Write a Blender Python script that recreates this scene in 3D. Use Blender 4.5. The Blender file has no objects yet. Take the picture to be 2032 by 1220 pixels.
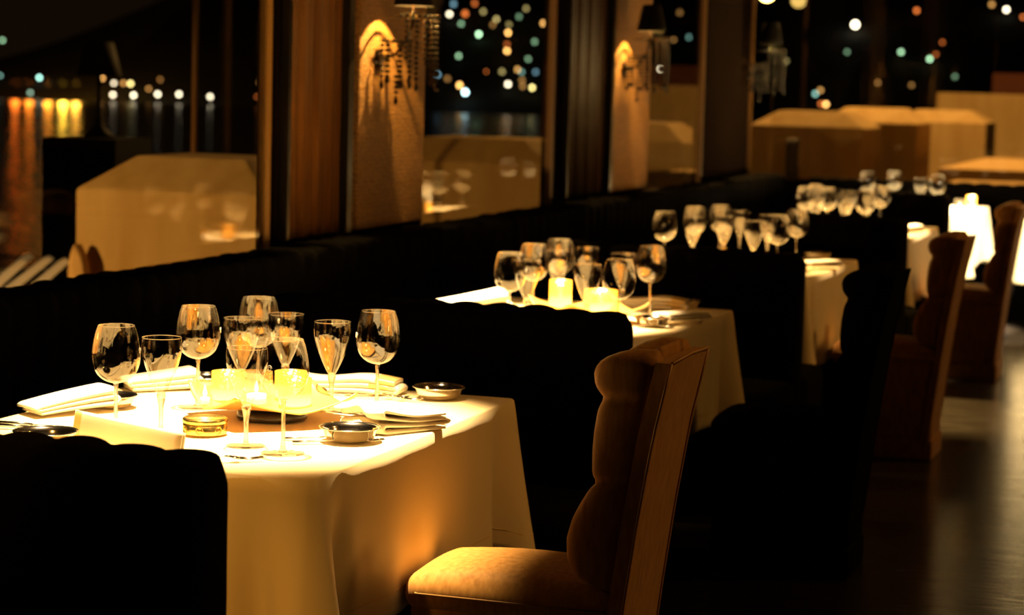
import bpy, bmesh, math, random
import numpy as np
from mathutils import Vector, Matrix
random.seed(7)
PI = math.pi
S = bpy.context.scene
COL = S.collection

# ------------------------------------------------------------------ camera
F, CX, CY, HC = 4400.0, 1016.0, 610.0, 1.47
def _axes():
    y = np.array([2500.0 - CX, 192.0 - CY, F]); y /= np.linalg.norm(y)
    h = np.array([1, .026, 0.]); up = np.cross(h, y); up /= np.linalg.norm(up)
    if up[1] > 0: up = -up
    return np.array([np.cross(y, up), y, up])
R_ = _axes()
cam_d = bpy.data.cameras.new('camera'); cam = bpy.data.objects.new('camera', cam_d); COL.objects.link(cam)
M = Matrix.Identity(4)
for i in range(3):
    M[i][0] = R_[i, 0]; M[i][1] = -R_[i, 1]; M[i][2] = -R_[i, 2]
M.translation = (0, 0, HC)
cam.matrix_world = M
cam_d.sensor_width = 36; cam_d.lens = F / 2032 * 36
cam_d.clip_end = 2000
cam_d.dof.use_dof = True; cam_d.dof.focus_distance = 4.2; cam_d.dof.aperture_fstop = 5.0
S.camera = cam

# ------------------------------------------------------------------ colour management, world, lights
S.view_settings.view_transform = 'Standard'; S.view_settings.look = 'None'
S.view_settings.exposure = 0.0; S.view_settings.gamma = 1.0
S.view_settings.use_curve_mapping = False
S.cycles.transparent_max_bounces = 32
S.cycles.max_bounces = 10
S.cycles.transmission_bounces = 10
S.cycles.sample_clamp_indirect = 6
W = bpy.data.worlds.new('night'); S.world = W; W.use_nodes = True
W.node_tree.nodes['Background'].inputs[0].default_value = (.010, .005, .0018, 1)
W.node_tree.nodes['Background'].inputs[1].default_value = .6

def spot(name, loc, target, power, angle, blend, color, radius=.02):
    d = bpy.data.lights.new(name, 'SPOT'); d.energy = power; d.spot_size = math.radians(angle); d.spot_blend = blend
    d.color = color; d.shadow_soft_size = radius
    o = bpy.data.objects.new(name, d); COL.objects.link(o); o.location = loc
    o.rotation_euler = (Vector(target) - Vector(loc)).to_track_quat('-Z', 'Y').to_euler(); return o
def area(name, loc, target, power, sx, sy, color):
    d = bpy.data.lights.new(name, 'AREA'); d.shape = 'RECTANGLE'; d.size = sx; d.size_y = sy; d.energy = power; d.color = color
    o = bpy.data.objects.new(name, d); COL.objects.link(o); o.location = loc
    o.rotation_euler = (Vector(target) - Vector(loc)).to_track_quat('-Z', 'Y').to_euler(); return o
def point(name, loc, power, color, radius=.01):
    d = bpy.data.lights.new(name, 'POINT'); d.energy = power; d.color = color; d.shadow_soft_size = radius
    o = bpy.data.objects.new(name, d); COL.objects.link(o); o.location = loc; return o

WARM = (1.0, .67, .31); AMBER = (1.0, .42, .08)
# one narrow ceiling spot over every table
T_OFF = [0.0, 2.19, 4.5, 6.95, 9.25]
spot('table_spotlight', (-1.93, 4.10, 3.55), (-1.93, 4.10, .75), 5600, 25.0, .8, WARM)
spot('table_spotlight', (-2.06, 4.06 + T_OFF[1], 3.55), (-2.06, 4.06 + T_OFF[1], .75), 6500, 20.5, .6, WARM)
spot('table_spotlight', (-1.95, 4.1 + T_OFF[2], 3.55), (-1.97, 4.1 + T_OFF[2], .75), 2200, 22, .7, (1, .62, .25))
spot('table_spotlight', (-1.95, 4.1 + T_OFF[3], 3.55), (-1.95, 4.1 + T_OFF[3], .75), 5000, 22, .7, (1, .66, .3))
spot('table_spotlight', (-1.9, 4.1 + T_OFF[4], 3.55), (-1.9, 4.1 + T_OFF[4], .75), 15000, 22, .5, (1, .80, .52))
spot('table_spotlight', (-.45, 10.7, 3.5), (-1.25, 13.15, .55), 7000, 24, .5, (1, .80, .52))
# fill lights added for the warm light from the aisle side
for _y, _p in ((4.1, 135), (6.4, 60), (8.9, 210), (11.4, 260)):
    spot('aisle_fill_spot', (1.5, _y+1.0, 3.3), (-1.1, _y, .15), _p, 42, .5, (1, .47, .10), .12)
spot('front_fill_spot', (-2.3, .9, 3.3), (-1.90, 3.57, .48), 380, 14, .6, (1, .44, .07), .1)  # added to brighten the front drape of the first cloth
spot('panel_fill_spot', (-1.2, 5.6, 3.2), (-3.05, 6.9, 1.16), 300, 8.5, 1.0, (1, .45, .12), .05)  # added to brighten the brown satin panel
area('room_fill', (3.6, 4.5, 2.4), (-1.5, 5.5, .8), 5, 1.6, .8, AMBER)  # soft fill added from the right, also for highlights in the glasses
# unseen lights added outside to brighten the piers
spot('terrace_fill', (-6.0, 4.7, 1.25), (-4.2, 8.4, .8), 520, 36, .6, (1, .52, .13), .05)
spot('terrace_fill', (-4.4, 8.95, 1.9), (-4.1, 12, .75), 22, 70, .8, (1, .42, .08), .03)
point('terrace_fill', (-3.6, 20.5, 6.5), 2600, (1, .52, .14), .1)

# ------------------------------------------------------------------ helpers
def mat(name, color, rough=.6, metal=0., spec=.5, emit=None, estr=0., sheen=0.):
    m = bpy.data.materials.new(name); m.use_nodes = True
    b = m.node_tree.nodes['Principled BSDF']
    b.inputs['Base Color'].default_value = (*color, 1); b.inputs['Roughness'].default_value = rough
    b.inputs['Metallic'].default_value = metal; b.inputs['Specular IOR Level'].default_value = spec
    if emit: b.inputs['Emission Color'].default_value = (*emit, 1); b.inputs['Emission Strength'].default_value = estr
    if sheen: b.inputs['Sheen Weight'].default_value = sheen; b.inputs['Sheen Roughness'].default_value = .35
    return m
def noise_bump(m, scale=40, strength=.2, dist=.01, kind='noise', stretch=(1, 1, 1), colors=None):
    nt = m.node_tree; n = nt.nodes; b = n['Principled BSDF']
    tc = n.new('ShaderNodeTexCoord'); mp = n.new('ShaderNodeMapping'); mp.inputs['Scale'].default_value = stretch
    nt.links.new(tc.outputs['Object'], mp.inputs[0])
    if kind == 'voronoi': t = n.new('ShaderNodeTexVoronoi'); t.inputs['Scale'].default_value = scale; out = t.outputs['Distance']
    else: t = n.new('ShaderNodeTexNoise'); t.inputs['Scale'].default_value = scale; t.inputs['Detail'].default_value = 5; out = t.outputs['Fac']
    nt.links.new(mp.outputs[0], t.inputs['Vector'])
    bp = n.new('ShaderNodeBump'); bp.inputs['Strength'].default_value = strength; bp.inputs['Distance'].default_value = dist
    nt.links.new(out, bp.inputs['Height']); nt.links.new(bp.outputs[0], b.inputs['Normal'])
    if colors:
        r = n.new('ShaderNodeValToRGB'); r.color_ramp.elements[0].color = (*colors[0], 1); r.color_ramp.elements[1].color = (*colors[1], 1)
        r.color_ramp.elements[0].position = .3; r.color_ramp.elements[1].position = .7
        nt.links.new(out, r.inputs[0]); nt.links.new(r.outputs[0], b.inputs['Base Color'])
    return m
def thin_glass(name, tint=(1, 1, 1), base=.07, rough=.0, power=4.0, gain=.93, gloss=(1, 1, 1)):
    m = bpy.data.materials.new(name); m.use_nodes = True; nt = m.node_tree; n = nt.nodes; n.clear()
    o = n.new('ShaderNodeOutputMaterial'); mx = n.new('ShaderNodeMixShader'); tr = n.new('ShaderNodeBsdfTransparent'); gl = n.new('ShaderNodeBsdfGlossy')
    lw = n.new('ShaderNodeLayerWeight'); lw.inputs[0].default_value = .5
    p = n.new('ShaderNodeMath'); p.operation = 'POWER'; p.inputs[1].default_value = power
    a = n.new('ShaderNodeMath'); a.operation = 'MULTIPLY_ADD'; a.inputs[1].default_value = gain; a.inputs[2].default_value = base; a.use_clamp = True
    tr.inputs[0].default_value = (*tint, 1); gl.inputs[0].default_value = (*gloss, 1); gl.inputs['Roughness'].default_value = rough
    nt.links.new(lw.outputs['Facing'], p.inputs[0]); nt.links.new(p.outputs[0], a.inputs[0]); nt.links.new(a.outputs[0], mx.inputs[0])
    nt.links.new(tr.outputs[0], mx.inputs[1]); nt.links.new(gl.outputs[0], mx.inputs[2]); nt.links.new(mx.outputs[0], o.inputs[0])
    return m
def link(name, verts, faces, m, parent=None, smooth=True, loc=None):
    me = bpy.data.meshes.new(name); me.from_pydata([tuple(v) for v in verts], [], [tuple(f) for f in faces]); me.update()
    bm = bmesh.new(); bm.from_mesh(me); bmesh.ops.recalc_face_normals(bm, faces=bm.faces); bm.to_mesh(me); bm.free()
    if smooth: me.polygons.foreach_set('use_smooth', [True] * len(me.polygons))
    if m: me.materials.append(m)
    o = bpy.data.objects.new(name, me); COL.objects.link(o)
    if parent is not None: o.parent = parent
    if loc: o.location = loc
    return o
class MB:
    def __init__(s): s.v = []; s.f = []
    def add(s, v, f):
        k = len(s.v); s.v += [tuple(x) for x in v]; s.f += [tuple(i + k for i in q) for q in f]; return s
    def box(s, x0, x1, y0, y1, z0, z1):
        return s.add([(x0,y0,z0),(x1,y0,z0),(x1,y1,z0),(x0,y1,z0),(x0,y0,z1),(x1,y0,z1),(x1,y1,z1),(x0,y1,z1)],
                     [(0,3,2,1),(4,5,6,7),(0,1,5,4),(1,2,6,5),(2,3,7,6),(3,0,4,7)])
    def lathe(s, prof, n=32, c=(0, 0, 0), sx=1, sy=1, close=True):
        v = []; f = []; k = len(prof)
        for i in range(n):
            a = 2 * PI * i / n
            for r, z in prof: v.append((c[0] + r * math.cos(a) * sx, c[1] + r * math.sin(a) * sy, c[2] + z))
        for i in range(n):
            j = (i + 1) % n
            for q in range(k - 1): f.append((i * k + q, j * k + q, j * k + q + 1, i * k + q + 1))
        if close:
            if prof[0][0] > 1e-5: f.append([i * k for i in range(n)][::-1])
            if prof[-1][0] > 1e-5: f.append([i * k + k - 1 for i in range(n)])
        return s.add(v, f)
    def tube(s, pts, r, n=8, flat=1.0):
        pts = [Vector(p) for p in pts]; v = []; f = []
        rs = r if isinstance(r, (list, tuple)) else [r] * len(pts)
        for i, p in enumerate(pts):
            t = (pts[min(i + 1, len(pts) - 1)] - pts[max(i - 1, 0)]).normalized()
            u = t.cross(Vector((0, 0, 1)));
            if u.length < 1e-3: u = t.cross(Vector((0, 1, 0)))
            u.normalize(); w = u.cross(t).normalized()
            for q in range(n):
                a = 2 * PI * q / n; v.append(tuple(p + (u * math.cos(a) + w * math.sin(a) * flat) * rs[i]))
        for i in range(len(pts) - 1):
            for q in range(n):
                q2 = (q + 1) % n; f.append((i*n+q, i*n+q2, (i+1)*n+q2, (i+1)*n+q))
        f.append(list(range(n))[::-1]); f.append([(len(pts)-1)*n + q for q in range(n)])
        return s.add(v, f)
    def sphere(s, c, r, n=8, m=6, sz=1.0):
        prof = [(max(r * math.sin(PI * i / m), 1e-4), -r * sz * math.cos(PI * i / m)) for i in range(m + 1)]
        return s.lathe(prof, n, c, close=False)
    def build(s, name, m, parent=None, smooth=False, loc=None): return link(name, s.v, s.f, m, parent, smooth, loc)
def bevel(o, w=.01, seg=3, sub=0):
    b = o.modifiers.new('b', 'BEVEL'); b.width = w; b.segments = seg; b.limit_method = 'ANGLE'; b.angle_limit = math.radians(40)
    if sub: q = o.modifiers.new('s', 'SUBSURF'); q.levels = sub; q.render_levels = sub
    return o
def tag(o, label=None, cat=None, group=None, kind=None):
    if label: o['label'] = label
    if cat: o['category'] = cat
    if group: o['group'] = group
    if kind: o['kind'] = kind
    return o
def empty(name, loc=(0, 0, 0), rz=0.0, label=None, cat=None, group=None):
    o = bpy.data.objects.new(name, None); COL.objects.link(o); o.location = loc; o.rotation_euler = (0, 0, rz)
    o.empty_display_size = .05
    return tag(o, label, cat, group)
def structure(o): o['kind'] = 'structure'; return o
def dup(root, loc, rz=None, label=None, group=None):
    r = root.copy(); COL.objects.link(r); r.location = loc
    if rz is not None: r.rotation_euler = (0, 0, rz)
    if label: r['label'] = label
    if group: r['group'] = group
    for ch in list(root.children):
        c = ch.copy(); COL.objects.link(c); c.parent = r
        for g in list(ch.children):
            d = g.copy(); COL.objects.link(d); d.parent = c
    return r
def rbox(x0, x1, y0, y1, z0, z1, r=.03, nx=10, ny=10, crown=0.0):
    """a soft cushion: box with rounded edges and a crowned top"""
    bm = bmesh.new(); bmesh.ops.create_cube(bm, size=1)
    bmesh.ops.scale(bm, vec=(x1-x0, y1-y0, z1-z0), verts=bm.verts)
    bmesh.ops.bevel(bm, geom=list(bm.edges), offset=r, segments=5, profile=.5, affect='EDGES')
    bmesh.ops.subdivide_edges(bm, edges=[e for e in bm.edges if e.calc_length() > .08], cuts=nx, use_grid_fill=True)
    hx, hy, hz = (x1-x0)/2, (y1-y0)/2, (z1-z0)/2
    for v in bm.verts:
        if v.co.z > 0: v.co.z += crown * max(0, 1 - (v.co.x/hx)**2) ** .7 * max(0, 1 - (v.co.y/hy)**2) ** .7 * (v.co.z/hz)
        v.co += Vector(((x0+x1)/2, (y0+y1)/2, (z0+z1)/2))
    V = [tuple(v.co) for v in bm.verts]; Fc = [[v.index for v in f.verts] for f in bm.faces]; bm.free()
    return V, Fc

# ------------------------------------------------------------------ materials
m_cloth = noise_bump(mat('cream_tablecloth', (.74, .61, .36), .55, spec=.4, sheen=.25), 9, .12, .01)
m_napkin = noise_bump(mat('cream_napkin', (.80, .73, .58), .75), 60, .08, .003)
m_satin = mat('gold_satin_border', (.70, .50, .18), .35)
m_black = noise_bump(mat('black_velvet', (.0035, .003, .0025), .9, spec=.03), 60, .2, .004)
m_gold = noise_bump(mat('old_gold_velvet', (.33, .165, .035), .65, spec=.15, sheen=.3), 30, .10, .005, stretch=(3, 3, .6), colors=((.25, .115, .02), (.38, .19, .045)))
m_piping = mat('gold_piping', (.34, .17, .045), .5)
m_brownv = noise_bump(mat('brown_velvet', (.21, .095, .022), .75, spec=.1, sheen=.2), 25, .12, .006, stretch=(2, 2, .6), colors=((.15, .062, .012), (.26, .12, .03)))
m_silver = mat('polished_silver', (.82, .78, .72), .13, 1.0)
m_tin = noise_bump(mat('gold_tin', (.80, .57, .17), .24, 1.0), 35, .05, .002)
m_gtray = noise_bump(mat('gold_leaf_tray', (.62, .36, .10), .38, .55), 70, .35, .003, stretch=(1, 12, 1))
m_dark = mat('black_lacquer', (.008, .006, .005), .3)
m_glass = thin_glass('clear_glass', base=.155, power=3.2, gain=.84)
m_foot = thin_glass('glass_foot', tint=(.97, .96, .94), base=.07, power=2.2, gain=.8)
m_stem = thin_glass('solid_glass', tint=(.95, .93, .88), base=.24, power=1.6, gain=.7)
_nt = m_stem.node_tree; _out = [x for x in _nt.nodes if x.type == 'OUTPUT_MATERIAL'][0]; _prev = _out.inputs[0].links[0].from_socket
_pb = _nt.nodes.new('ShaderNodeBsdfGlass'); _pb.inputs['IOR'].default_value = 1.5; _pb.inputs['Roughness'].default_value = 0
_mx = _nt.nodes.new('ShaderNodeMixShader'); _mx.inputs[0].default_value = .5
_nt.links.new(_prev, _mx.inputs[1]); _nt.links.new(_pb.outputs[0], _mx.inputs[2]); _nt.links.new(_mx.outputs[0], _out.inputs[0])
m_etch = mat('etched_glass', (.75, .7, .6), .4)
m_pane = thin_glass('window_pane', tint=(.93, .93, .90), base=.035, power=5, gain=.9)
m_amber = bpy.data.materials.new('amber_votive'); m_amber.use_nodes = True
_n = m_amber.node_tree; _n.nodes.clear(); _o = _n.nodes.new('ShaderNodeOutputMaterial'); _m = _n.nodes.new('ShaderNodeMixShader'); _t = _n.nodes.new('ShaderNodeBsdfTranslucent'); _g = _n.nodes.new('ShaderNodeBsdfGlossy')
_t.inputs[0].default_value = (1, .72, .28, 1); _g.inputs[0].default_value = (1, .78, .35, 1); _g.inputs[1].default_value = .25; _m.inputs[0].default_value = .28
_m2 = _n.nodes.new('ShaderNodeMixShader'); _tt = _n.nodes.new('ShaderNodeBsdfTransparent'); _tt.inputs[0].default_value = (1, .8, .4, 1); _m2.inputs[0].default_value = .3
_v = _n.nodes.new('ShaderNodeTexVoronoi'); _v.inputs['Scale'].default_value = 130; _tc = _n.nodes.new('ShaderNodeTexCoord'); _bp = _n.nodes.new('ShaderNodeBump'); _bp.inputs['Strength'].default_value = .6; _bp.inputs['Distance'].default_value = .003
_n.links.new(_tc.outputs['Object'], _v.inputs['Vector']); _n.links.new(_v.outputs['Distance'], _bp.inputs['Height']); _n.links.new(_bp.outputs[0], _g.inputs['Normal'])
_n.links.new(_t.outputs[0], _m.inputs[1]); _n.links.new(_g.outputs[0], _m.inputs[2]); _n.links.new(_m.outputs[0], _m2.inputs[1]); _n.links.new(_tt.outputs[0], _m2.inputs[2]); _n.links.new(_m2.outputs[0], _o.inputs[0])
m_flame = mat('candle_flame', (1, .7, .3), .5, emit=(1, .6, .18), estr=90)
m_wax = mat('candle_wax', (.85, .72, .5), .5)
m_shade = mat('black_lamp_shade', (.006, .005, .004), .7, spec=.2)
m_bead = mat('black_crystal', (.008, .004, .002), .12, spec=.45)
m_brass = mat('dark_brass', (.30, .16, .05), .3, 1.0)
m_tex = mat('ribbed_gold_fabric', (.34, .165, .035), .55)
_t = m_tex.node_tree; _wv = _t.nodes.new('ShaderNodeTexWave'); _wv.bands_direction = 'Z'; _wv.inputs['Scale'].default_value = 20; _wv.inputs['Distortion'].default_value = 9; _wv.inputs['Detail'].default_value = 2; _wv.inputs['Detail Scale'].default_value = 3
_c = _t.nodes.new('ShaderNodeTexCoord'); _bp = _t.nodes.new('ShaderNodeBump'); _bp.inputs['Strength'].default_value = .9; _bp.inputs['Distance'].default_value = .006
_t.links.new(_c.outputs['Object'], _wv.inputs['Vector']); _t.links.new(_wv.outputs['Fac'], _bp.inputs['Height']); _t.links.new(_bp.outputs[0], _t.nodes['Principled BSDF'].inputs['Normal'])
_r = _t.nodes.new('ShaderNodeValToRGB'); _r.color_ramp.elements[0].color = (.20, .088, .017, 1); _r.color_ramp.elements[1].color = (.42, .21, .05, 1)
_t.links.new(_wv.outputs['Fac'], _r.inputs[0]); _t.links.new(_r.outputs[0], _t.nodes['Principled BSDF'].inputs['Base Color'])
m_lacq = noise_bump(mat('brown_satin_panel', (.20, .088, .02), .5, spec=.12), 5, .2, .02, stretch=(1, 5, .5), colors=((.09, .036, .007), (.16, .068, .015)))
m_dwall = mat('dark_wall_paint', (.010, .006, .0035), .9, spec=0)
m_wall = mat('brown_wall_paint', (.10, .05, .018), .8)
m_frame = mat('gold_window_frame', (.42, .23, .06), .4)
m_frame_d = mat('shaded_window_frame', (.16, .075, .02), .5)  # gold frame with dimness put into the colour; the poles share it
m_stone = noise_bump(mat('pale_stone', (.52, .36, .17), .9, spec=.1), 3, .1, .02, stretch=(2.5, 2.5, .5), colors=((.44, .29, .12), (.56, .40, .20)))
m_stone_w = noise_bump(mat('lit_stone', (.62, .42, .20), .9, spec=.1), 3, .1, .02)  # stone again, the light on it put into a paler colour
m_redtile = mat('red_brown_tile', (.10, .025, .01), .8)
m_terrace = mat('terrace_floor', (.012, .03, .024), .6)
m_slat = mat('pale_wood_slat', (.75, .58, .36), .6)
m_leaf = mat('dark_leaf', (.10, .045, .012), .7)
m_floor = bpy.data.materials.new('dark_wood_floor'); m_floor.use_nodes = True
nt = m_floor.node_tree; b = nt.nodes['Principled BSDF']; b.inputs['Base Color'].default_value = (.014, .010, .007, 1); b.inputs['Roughness'].default_value = .25
tc = nt.nodes.new('ShaderNodeTexCoord'); br = nt.nodes.new('ShaderNodeTexBrick'); br.inputs['Scale'].default_value = 1; br.inputs['Brick Width'].default_value = 1.4; br.inputs['Row Height'].default_value = .12; br.inputs['Mortar Size'].default_value = .004
br.inputs['Color1'].default_value = (.010, .008, .006, 1); br.inputs['Color2'].default_value = (.02, .014, .01, 1); br.inputs['Mortar'].default_value = (.002, .002, .002, 1)
nz = nt.nodes.new('ShaderNodeTexNoise'); nz.inputs['Scale'].default_value = 14; nz.inputs['Detail'].default_value = 6
mp = nt.nodes.new('ShaderNodeMapping'); mp.inputs['Scale'].default_value = (.4, 3, 1); nt.links.new(tc.outputs['Object'], mp.inputs[0]); nt.links.new(mp.outputs[0], nz.inputs['Vector'])
bp = nt.nodes.new('ShaderNodeBump'); bp.inputs['Strength'].default_value = .35; bp.inputs['Distance'].default_value = .006
mr = nt.nodes.new('ShaderNodeMapRange'); mr.inputs[3].default_value = .10; mr.inputs[4].default_value = .34; b.inputs['Specular IOR Level'].default_value = .9
nt.links.new(tc.outputs['Object'], br.inputs['Vector']); nt.links.new(br.outputs['Color'], b.inputs['Base Color']); nt.links.new(nz.outputs['Fac'], bp.inputs['Height']); nt.links.new(bp.outputs[0], b.inputs['Normal'])
nt.links.new(nz.outputs['Fac'], mr.inputs[0]); nt.links.new(mr.outputs[0], b.inputs['Roughness'])
m_water = noise_bump(mat('night_water', (.004, .005, .005), .22, spec=.6), .25, .5, .5, stretch=(1, 1, 1))

# ------------------------------------------------------------------ room shell
XW = -3.05
structure(MB().box(-3.12, 4.2, -2.2, 14.9, -.1, .05).build('floor', m_floor))
structure(MB().box(-3.12, 4.2, -2.2, 14.9, 3.7, 3.8).build('ceiling', m_wall))
structure(MB().box(4.1, 4.2, -2.2, 14.9, 0, 3.7).build('wall_right', m_wall))
structure(MB().box(-3.12, 4.1, -2.2, -2.1, 0, 3.7).build('wall_rear', m_wall))
WI = -3.12
w = MB().box(WI, XW, -2.1, 14.5, 0, .86).box(WI, XW, -2.1, 14.5, 3.3, 3.7)
w.box(WI, XW, -2.1, 1.9, .86, 3.3).box(WI, XW, 6.67, 7.99, .86, 3.3).box(WI, XW, 9.735, 11.29, .86, 3.3).box(WI, XW, 12.62, 13.78, .86, 3.3)
structure(w.build('wall_left', m_dwall))
structure(MB().box(-3.12, 4.1, 14.62, 14.9, 0, .84).box(-3.12, 4.1, 14.62, 14.9, 3.3, 3.7).build('wall_far', m_dwall))

def window(n, y0, y1, fr_hi):
    wd = empty('window_%d' % n, (-3.062, (y0+y1)/2, .86)); wd['kind'] = 'structure'; c = (y0+y1)/2
    MB().box(-.004, .004, y0-c, y1-c, 0, 2.44).build('pane', m_pane, wd)
    f = MB()
    f.box(-.012, .014, y1-c-.0, y1-c+.04, -.0, 2.44)
    f.box(-.012, .014, y0-c-.03, y0-c, -.0, 2.44); f.box(-.012, .012, y0-c, y1-c, -.0, .03)
    f.build('window_frame', fr_hi, wd)
window(1, 1.93, 6.585, m_frame)
window(2, 8.02, 9.66, m_frame_d)
window(3, 11.32, 12.54, m_frame_d)
wd = empty('window_4', (0, 14.72, .84)); wd['kind'] = 'structure'
MB().box(-3.10, 4.1, -.004, .004, 0, 2.46).build('pane', m_pane, wd)
MB().box(-3.075, -3.045, -.91, -.86, 0, 2.46).box(1, 1.04, -.03, .03, 0, 2.46).build('window_frame', m_frame_d, wd)

# wall panels on the piers between the windows
def ribbed_panel(y0, y1, z0, z1, label):
    v, f = rbox(XW+.002, XW+.03, y0, y1, z0, z1, .008, 2)
    return tag(link('fabric_panel', v, f, m_tex), label, 'wall panel')
m_lacq_shaded = mat('shaded_brown_panel', (.030, .012, .003), .5, spec=.1)  # brown panel darkened in its colour to stand for shade
def plain_panel(y0, y1, z0, z1, label, m=None):
    g = empty('wood_panel', (XW+.003, (y0+y1)/2, z0), 0, label, 'wall panel'); c = (y0+y1)/2
    nseg = 60; v = []; f = []
    for i in range(nseg+1):
        y = (y0-c) + (y1-y0)*i/nseg; x = .006 + .010*math.sin(i*.55)*math.sin(i*.21+1) + .006
        v += [(x, y, 0), (x, y, z1-z0), (.0, y, 0), (.0, y, z1-z0)]
    for i in range(nseg):
        a = i*4; f += [(a, a+4, a+5, a+1), (a+2, a+3, a+7, a+6), (a+1, a+5, a+7, a+3), (a, a+2, a+6, a+4)]
    f += [(0, 1, 3, 2), (nseg*4, nseg*4+2, nseg*4+3, nseg*4+1)]
    link('satin_face', v, f, m or m_lacq, g)
    MB().box(0, .05, y1-c, y1-c+.045, 0, z1-z0).box(0, .035, y0-c-.02, y0-c, 0, z1-z0).build('black_edge', m_dark, g)
    return g
ribbed_panel(7.30, 7.955, .915, 3.28, 'ribbed gold fabric panel behind the nearest beaded wall lamp')
plain_panel(6.70, 7.15, .915, 3.28, 'tall brown satin panel between the big left window and the nearest ribbed panel')
ribbed_panel(10.54, 11.26, .915, 3.28, 'ribbed gold fabric panel behind the second, smaller-looking beaded lamp')
plain_panel(9.82, 10.46, .915, 3.28, 'tall brown panel coloured as if in shade, right of the middle window with the city dots', m_lacq_shaded)

# ------------------------------------------------------------------ black ruched seating
def ruched(name, axis, a0, a1, t0, t1, z0, z1, parent=None, pitch=.095, off=(0, 0, 0), seed=1):
    """upholstered slab whose length runs along axis; gathered into tufts along its top and face"""
    rnd = random.Random(seed); L = a1-a0; n = max(8, int(L/pitch*8)); prof = []
    T = t1-t0; r = min(.03, T*.3)
    # closed profile (t, z)
    K = 10
    for i in range(K+1): prof.append((t0, z0 + (z1-r-z0)*i/K))
    for i in range(1, 5): a = PI - PI/2*i/4; prof.append((t0+r+r*math.cos(a), z1-r+r*math.sin(a)))
    for i in range(1, 4): prof.append((t0+r+(T-2*r)*i/4, z1))
    for i in range(0, 5): a = PI/2 - PI/2*i/4; prof.append((t1-r+r*math.cos(a), z1-r+r*math.sin(a)))
    for i in range(1, K+1): prof.append((t1, z1-r - (z1-r-z0)*i/K))
    P = len(prof); v = []; f = []; jit = [rnd.uniform(.6, 1.3) for _ in range(n+4)]
    for i in range(n+1):
        s = a0 + L*i/n; k = int((s-a0)/pitch); ph = ((s-a0)/pitch) % 1
        lump = (math.sin(PI*ph))**.6 * jit[k % len(jit)]
        e = min(s-a0, a1-s); endr = 1 - max(0, 1 - e/.03)**2 if e < .03 else 1
        for (t, z) in prof:
            h = (z-z0)/(z1-z0); row = math.sin(PI*((h*(z1-z0)/.16) % 1))
            tc_ = (t0+t1)/2; d = .012*(lump if row is None else (.5*lump + .5*row*math.sin(PI*ph)))
            tt = tc_ + (t-tc_)*(.55+.45*endr) + math.copysign(d, t-tc_)*min(1, abs(t-tc_)/(T/2))
            zz = z + (.011*lump if z > z1-r else 0) - (1-endr)*.03*(h)
            v.append((s, tt, zz) if axis == 'x' else (tt, s, zz))
    for i in range(n):
        for q in range(P):
            q2 = (q+1) % P; f.append((i*P+q, (i+1)*P+q, (i+1)*P+q2, i*P+q2))
    f.append(list(range(P))); f.append([n*P+q for q in range(P)][::-1])
    v = [(x+off[0], y+off[1], z+off[2]) for x, y, z in v]
    return link(name, v, f, m_black, parent)
SOFA_Y = [2.95, 5.24, 7.46, 9.82, 12.19]
sofa_lab = ['black ruched double booth sofa nearest the camera, at the bottom left',
            'black ruched double booth sofa right behind the front glass-laden table',
            'black ruched double booth sofa behind the second table, third from the front',
            'black ruched double booth sofa behind the third table, fourth from the front',
            'black ruched double booth sofa farthest back, beside the blazing white cloth']
so = empty('booth_sofa', (-1.93, SOFA_Y[0], 0), 0, sofa_lab[0], 'sofa', 'black booth sofas between the tables')
ruched('backrest', 'x', -.47, .49, -.07, .07, .30, .892, so)
for sg in (-1, 1):
    v, f = rbox(-.46, .50, min(sg*.08, sg*.44), max(sg*.08, sg*.44), .30, .47, .04, 6, crown=.015); link('seat_cushion', v, f, m_black, so)
v, f = rbox(-.46, .47, -.40, .40, .05, .30, .015, 3); link('base', v, f, m_black, so, smooth=False)
for y, l in list(zip(SOFA_Y, sofa_lab))[1:]: dup(so, (-1.93 if y < 12 else -1.99, y, 0), None, l).scale = (1 if y < 12 else .87, 1, 1)
bq = empty('window_banquette', (-2.93, 8, 0), 0, 'long black ruched banquette running under the row of windows', 'banquette')
ruched('backrest', 'y', -7.0, 6.1, -.10, .06, .30, .894, bq, pitch=.11, seed=5)
v, f = rbox(.06, .44, -7, 5.1, .30, .47, .04, 3, crown=.01); link('seat_cushion', v, f, m_black, bq)
MB().box(-.08, .42, -7, 5.1, .05, .30).build('base', m_black, bq)
fb = empty('far_banquette', (0, 14.4, 0), 0, 'black banquette across the far end of the room, below the far window', 'banquette')
ruched('backrest', 'x', -2.78, 3.4, -.08, .08, .30, .865, fb, pitch=.12, seed=9)
v, f = rbox(-2.45, 3.4, -.38, -.08, .30, .46, .04, 3); link('seat_cushion', v, f, m_black, fb)
MB().box(-2.78, 3.4, -.36, .06, .05, .30).build('base', m_black, fb)

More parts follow.
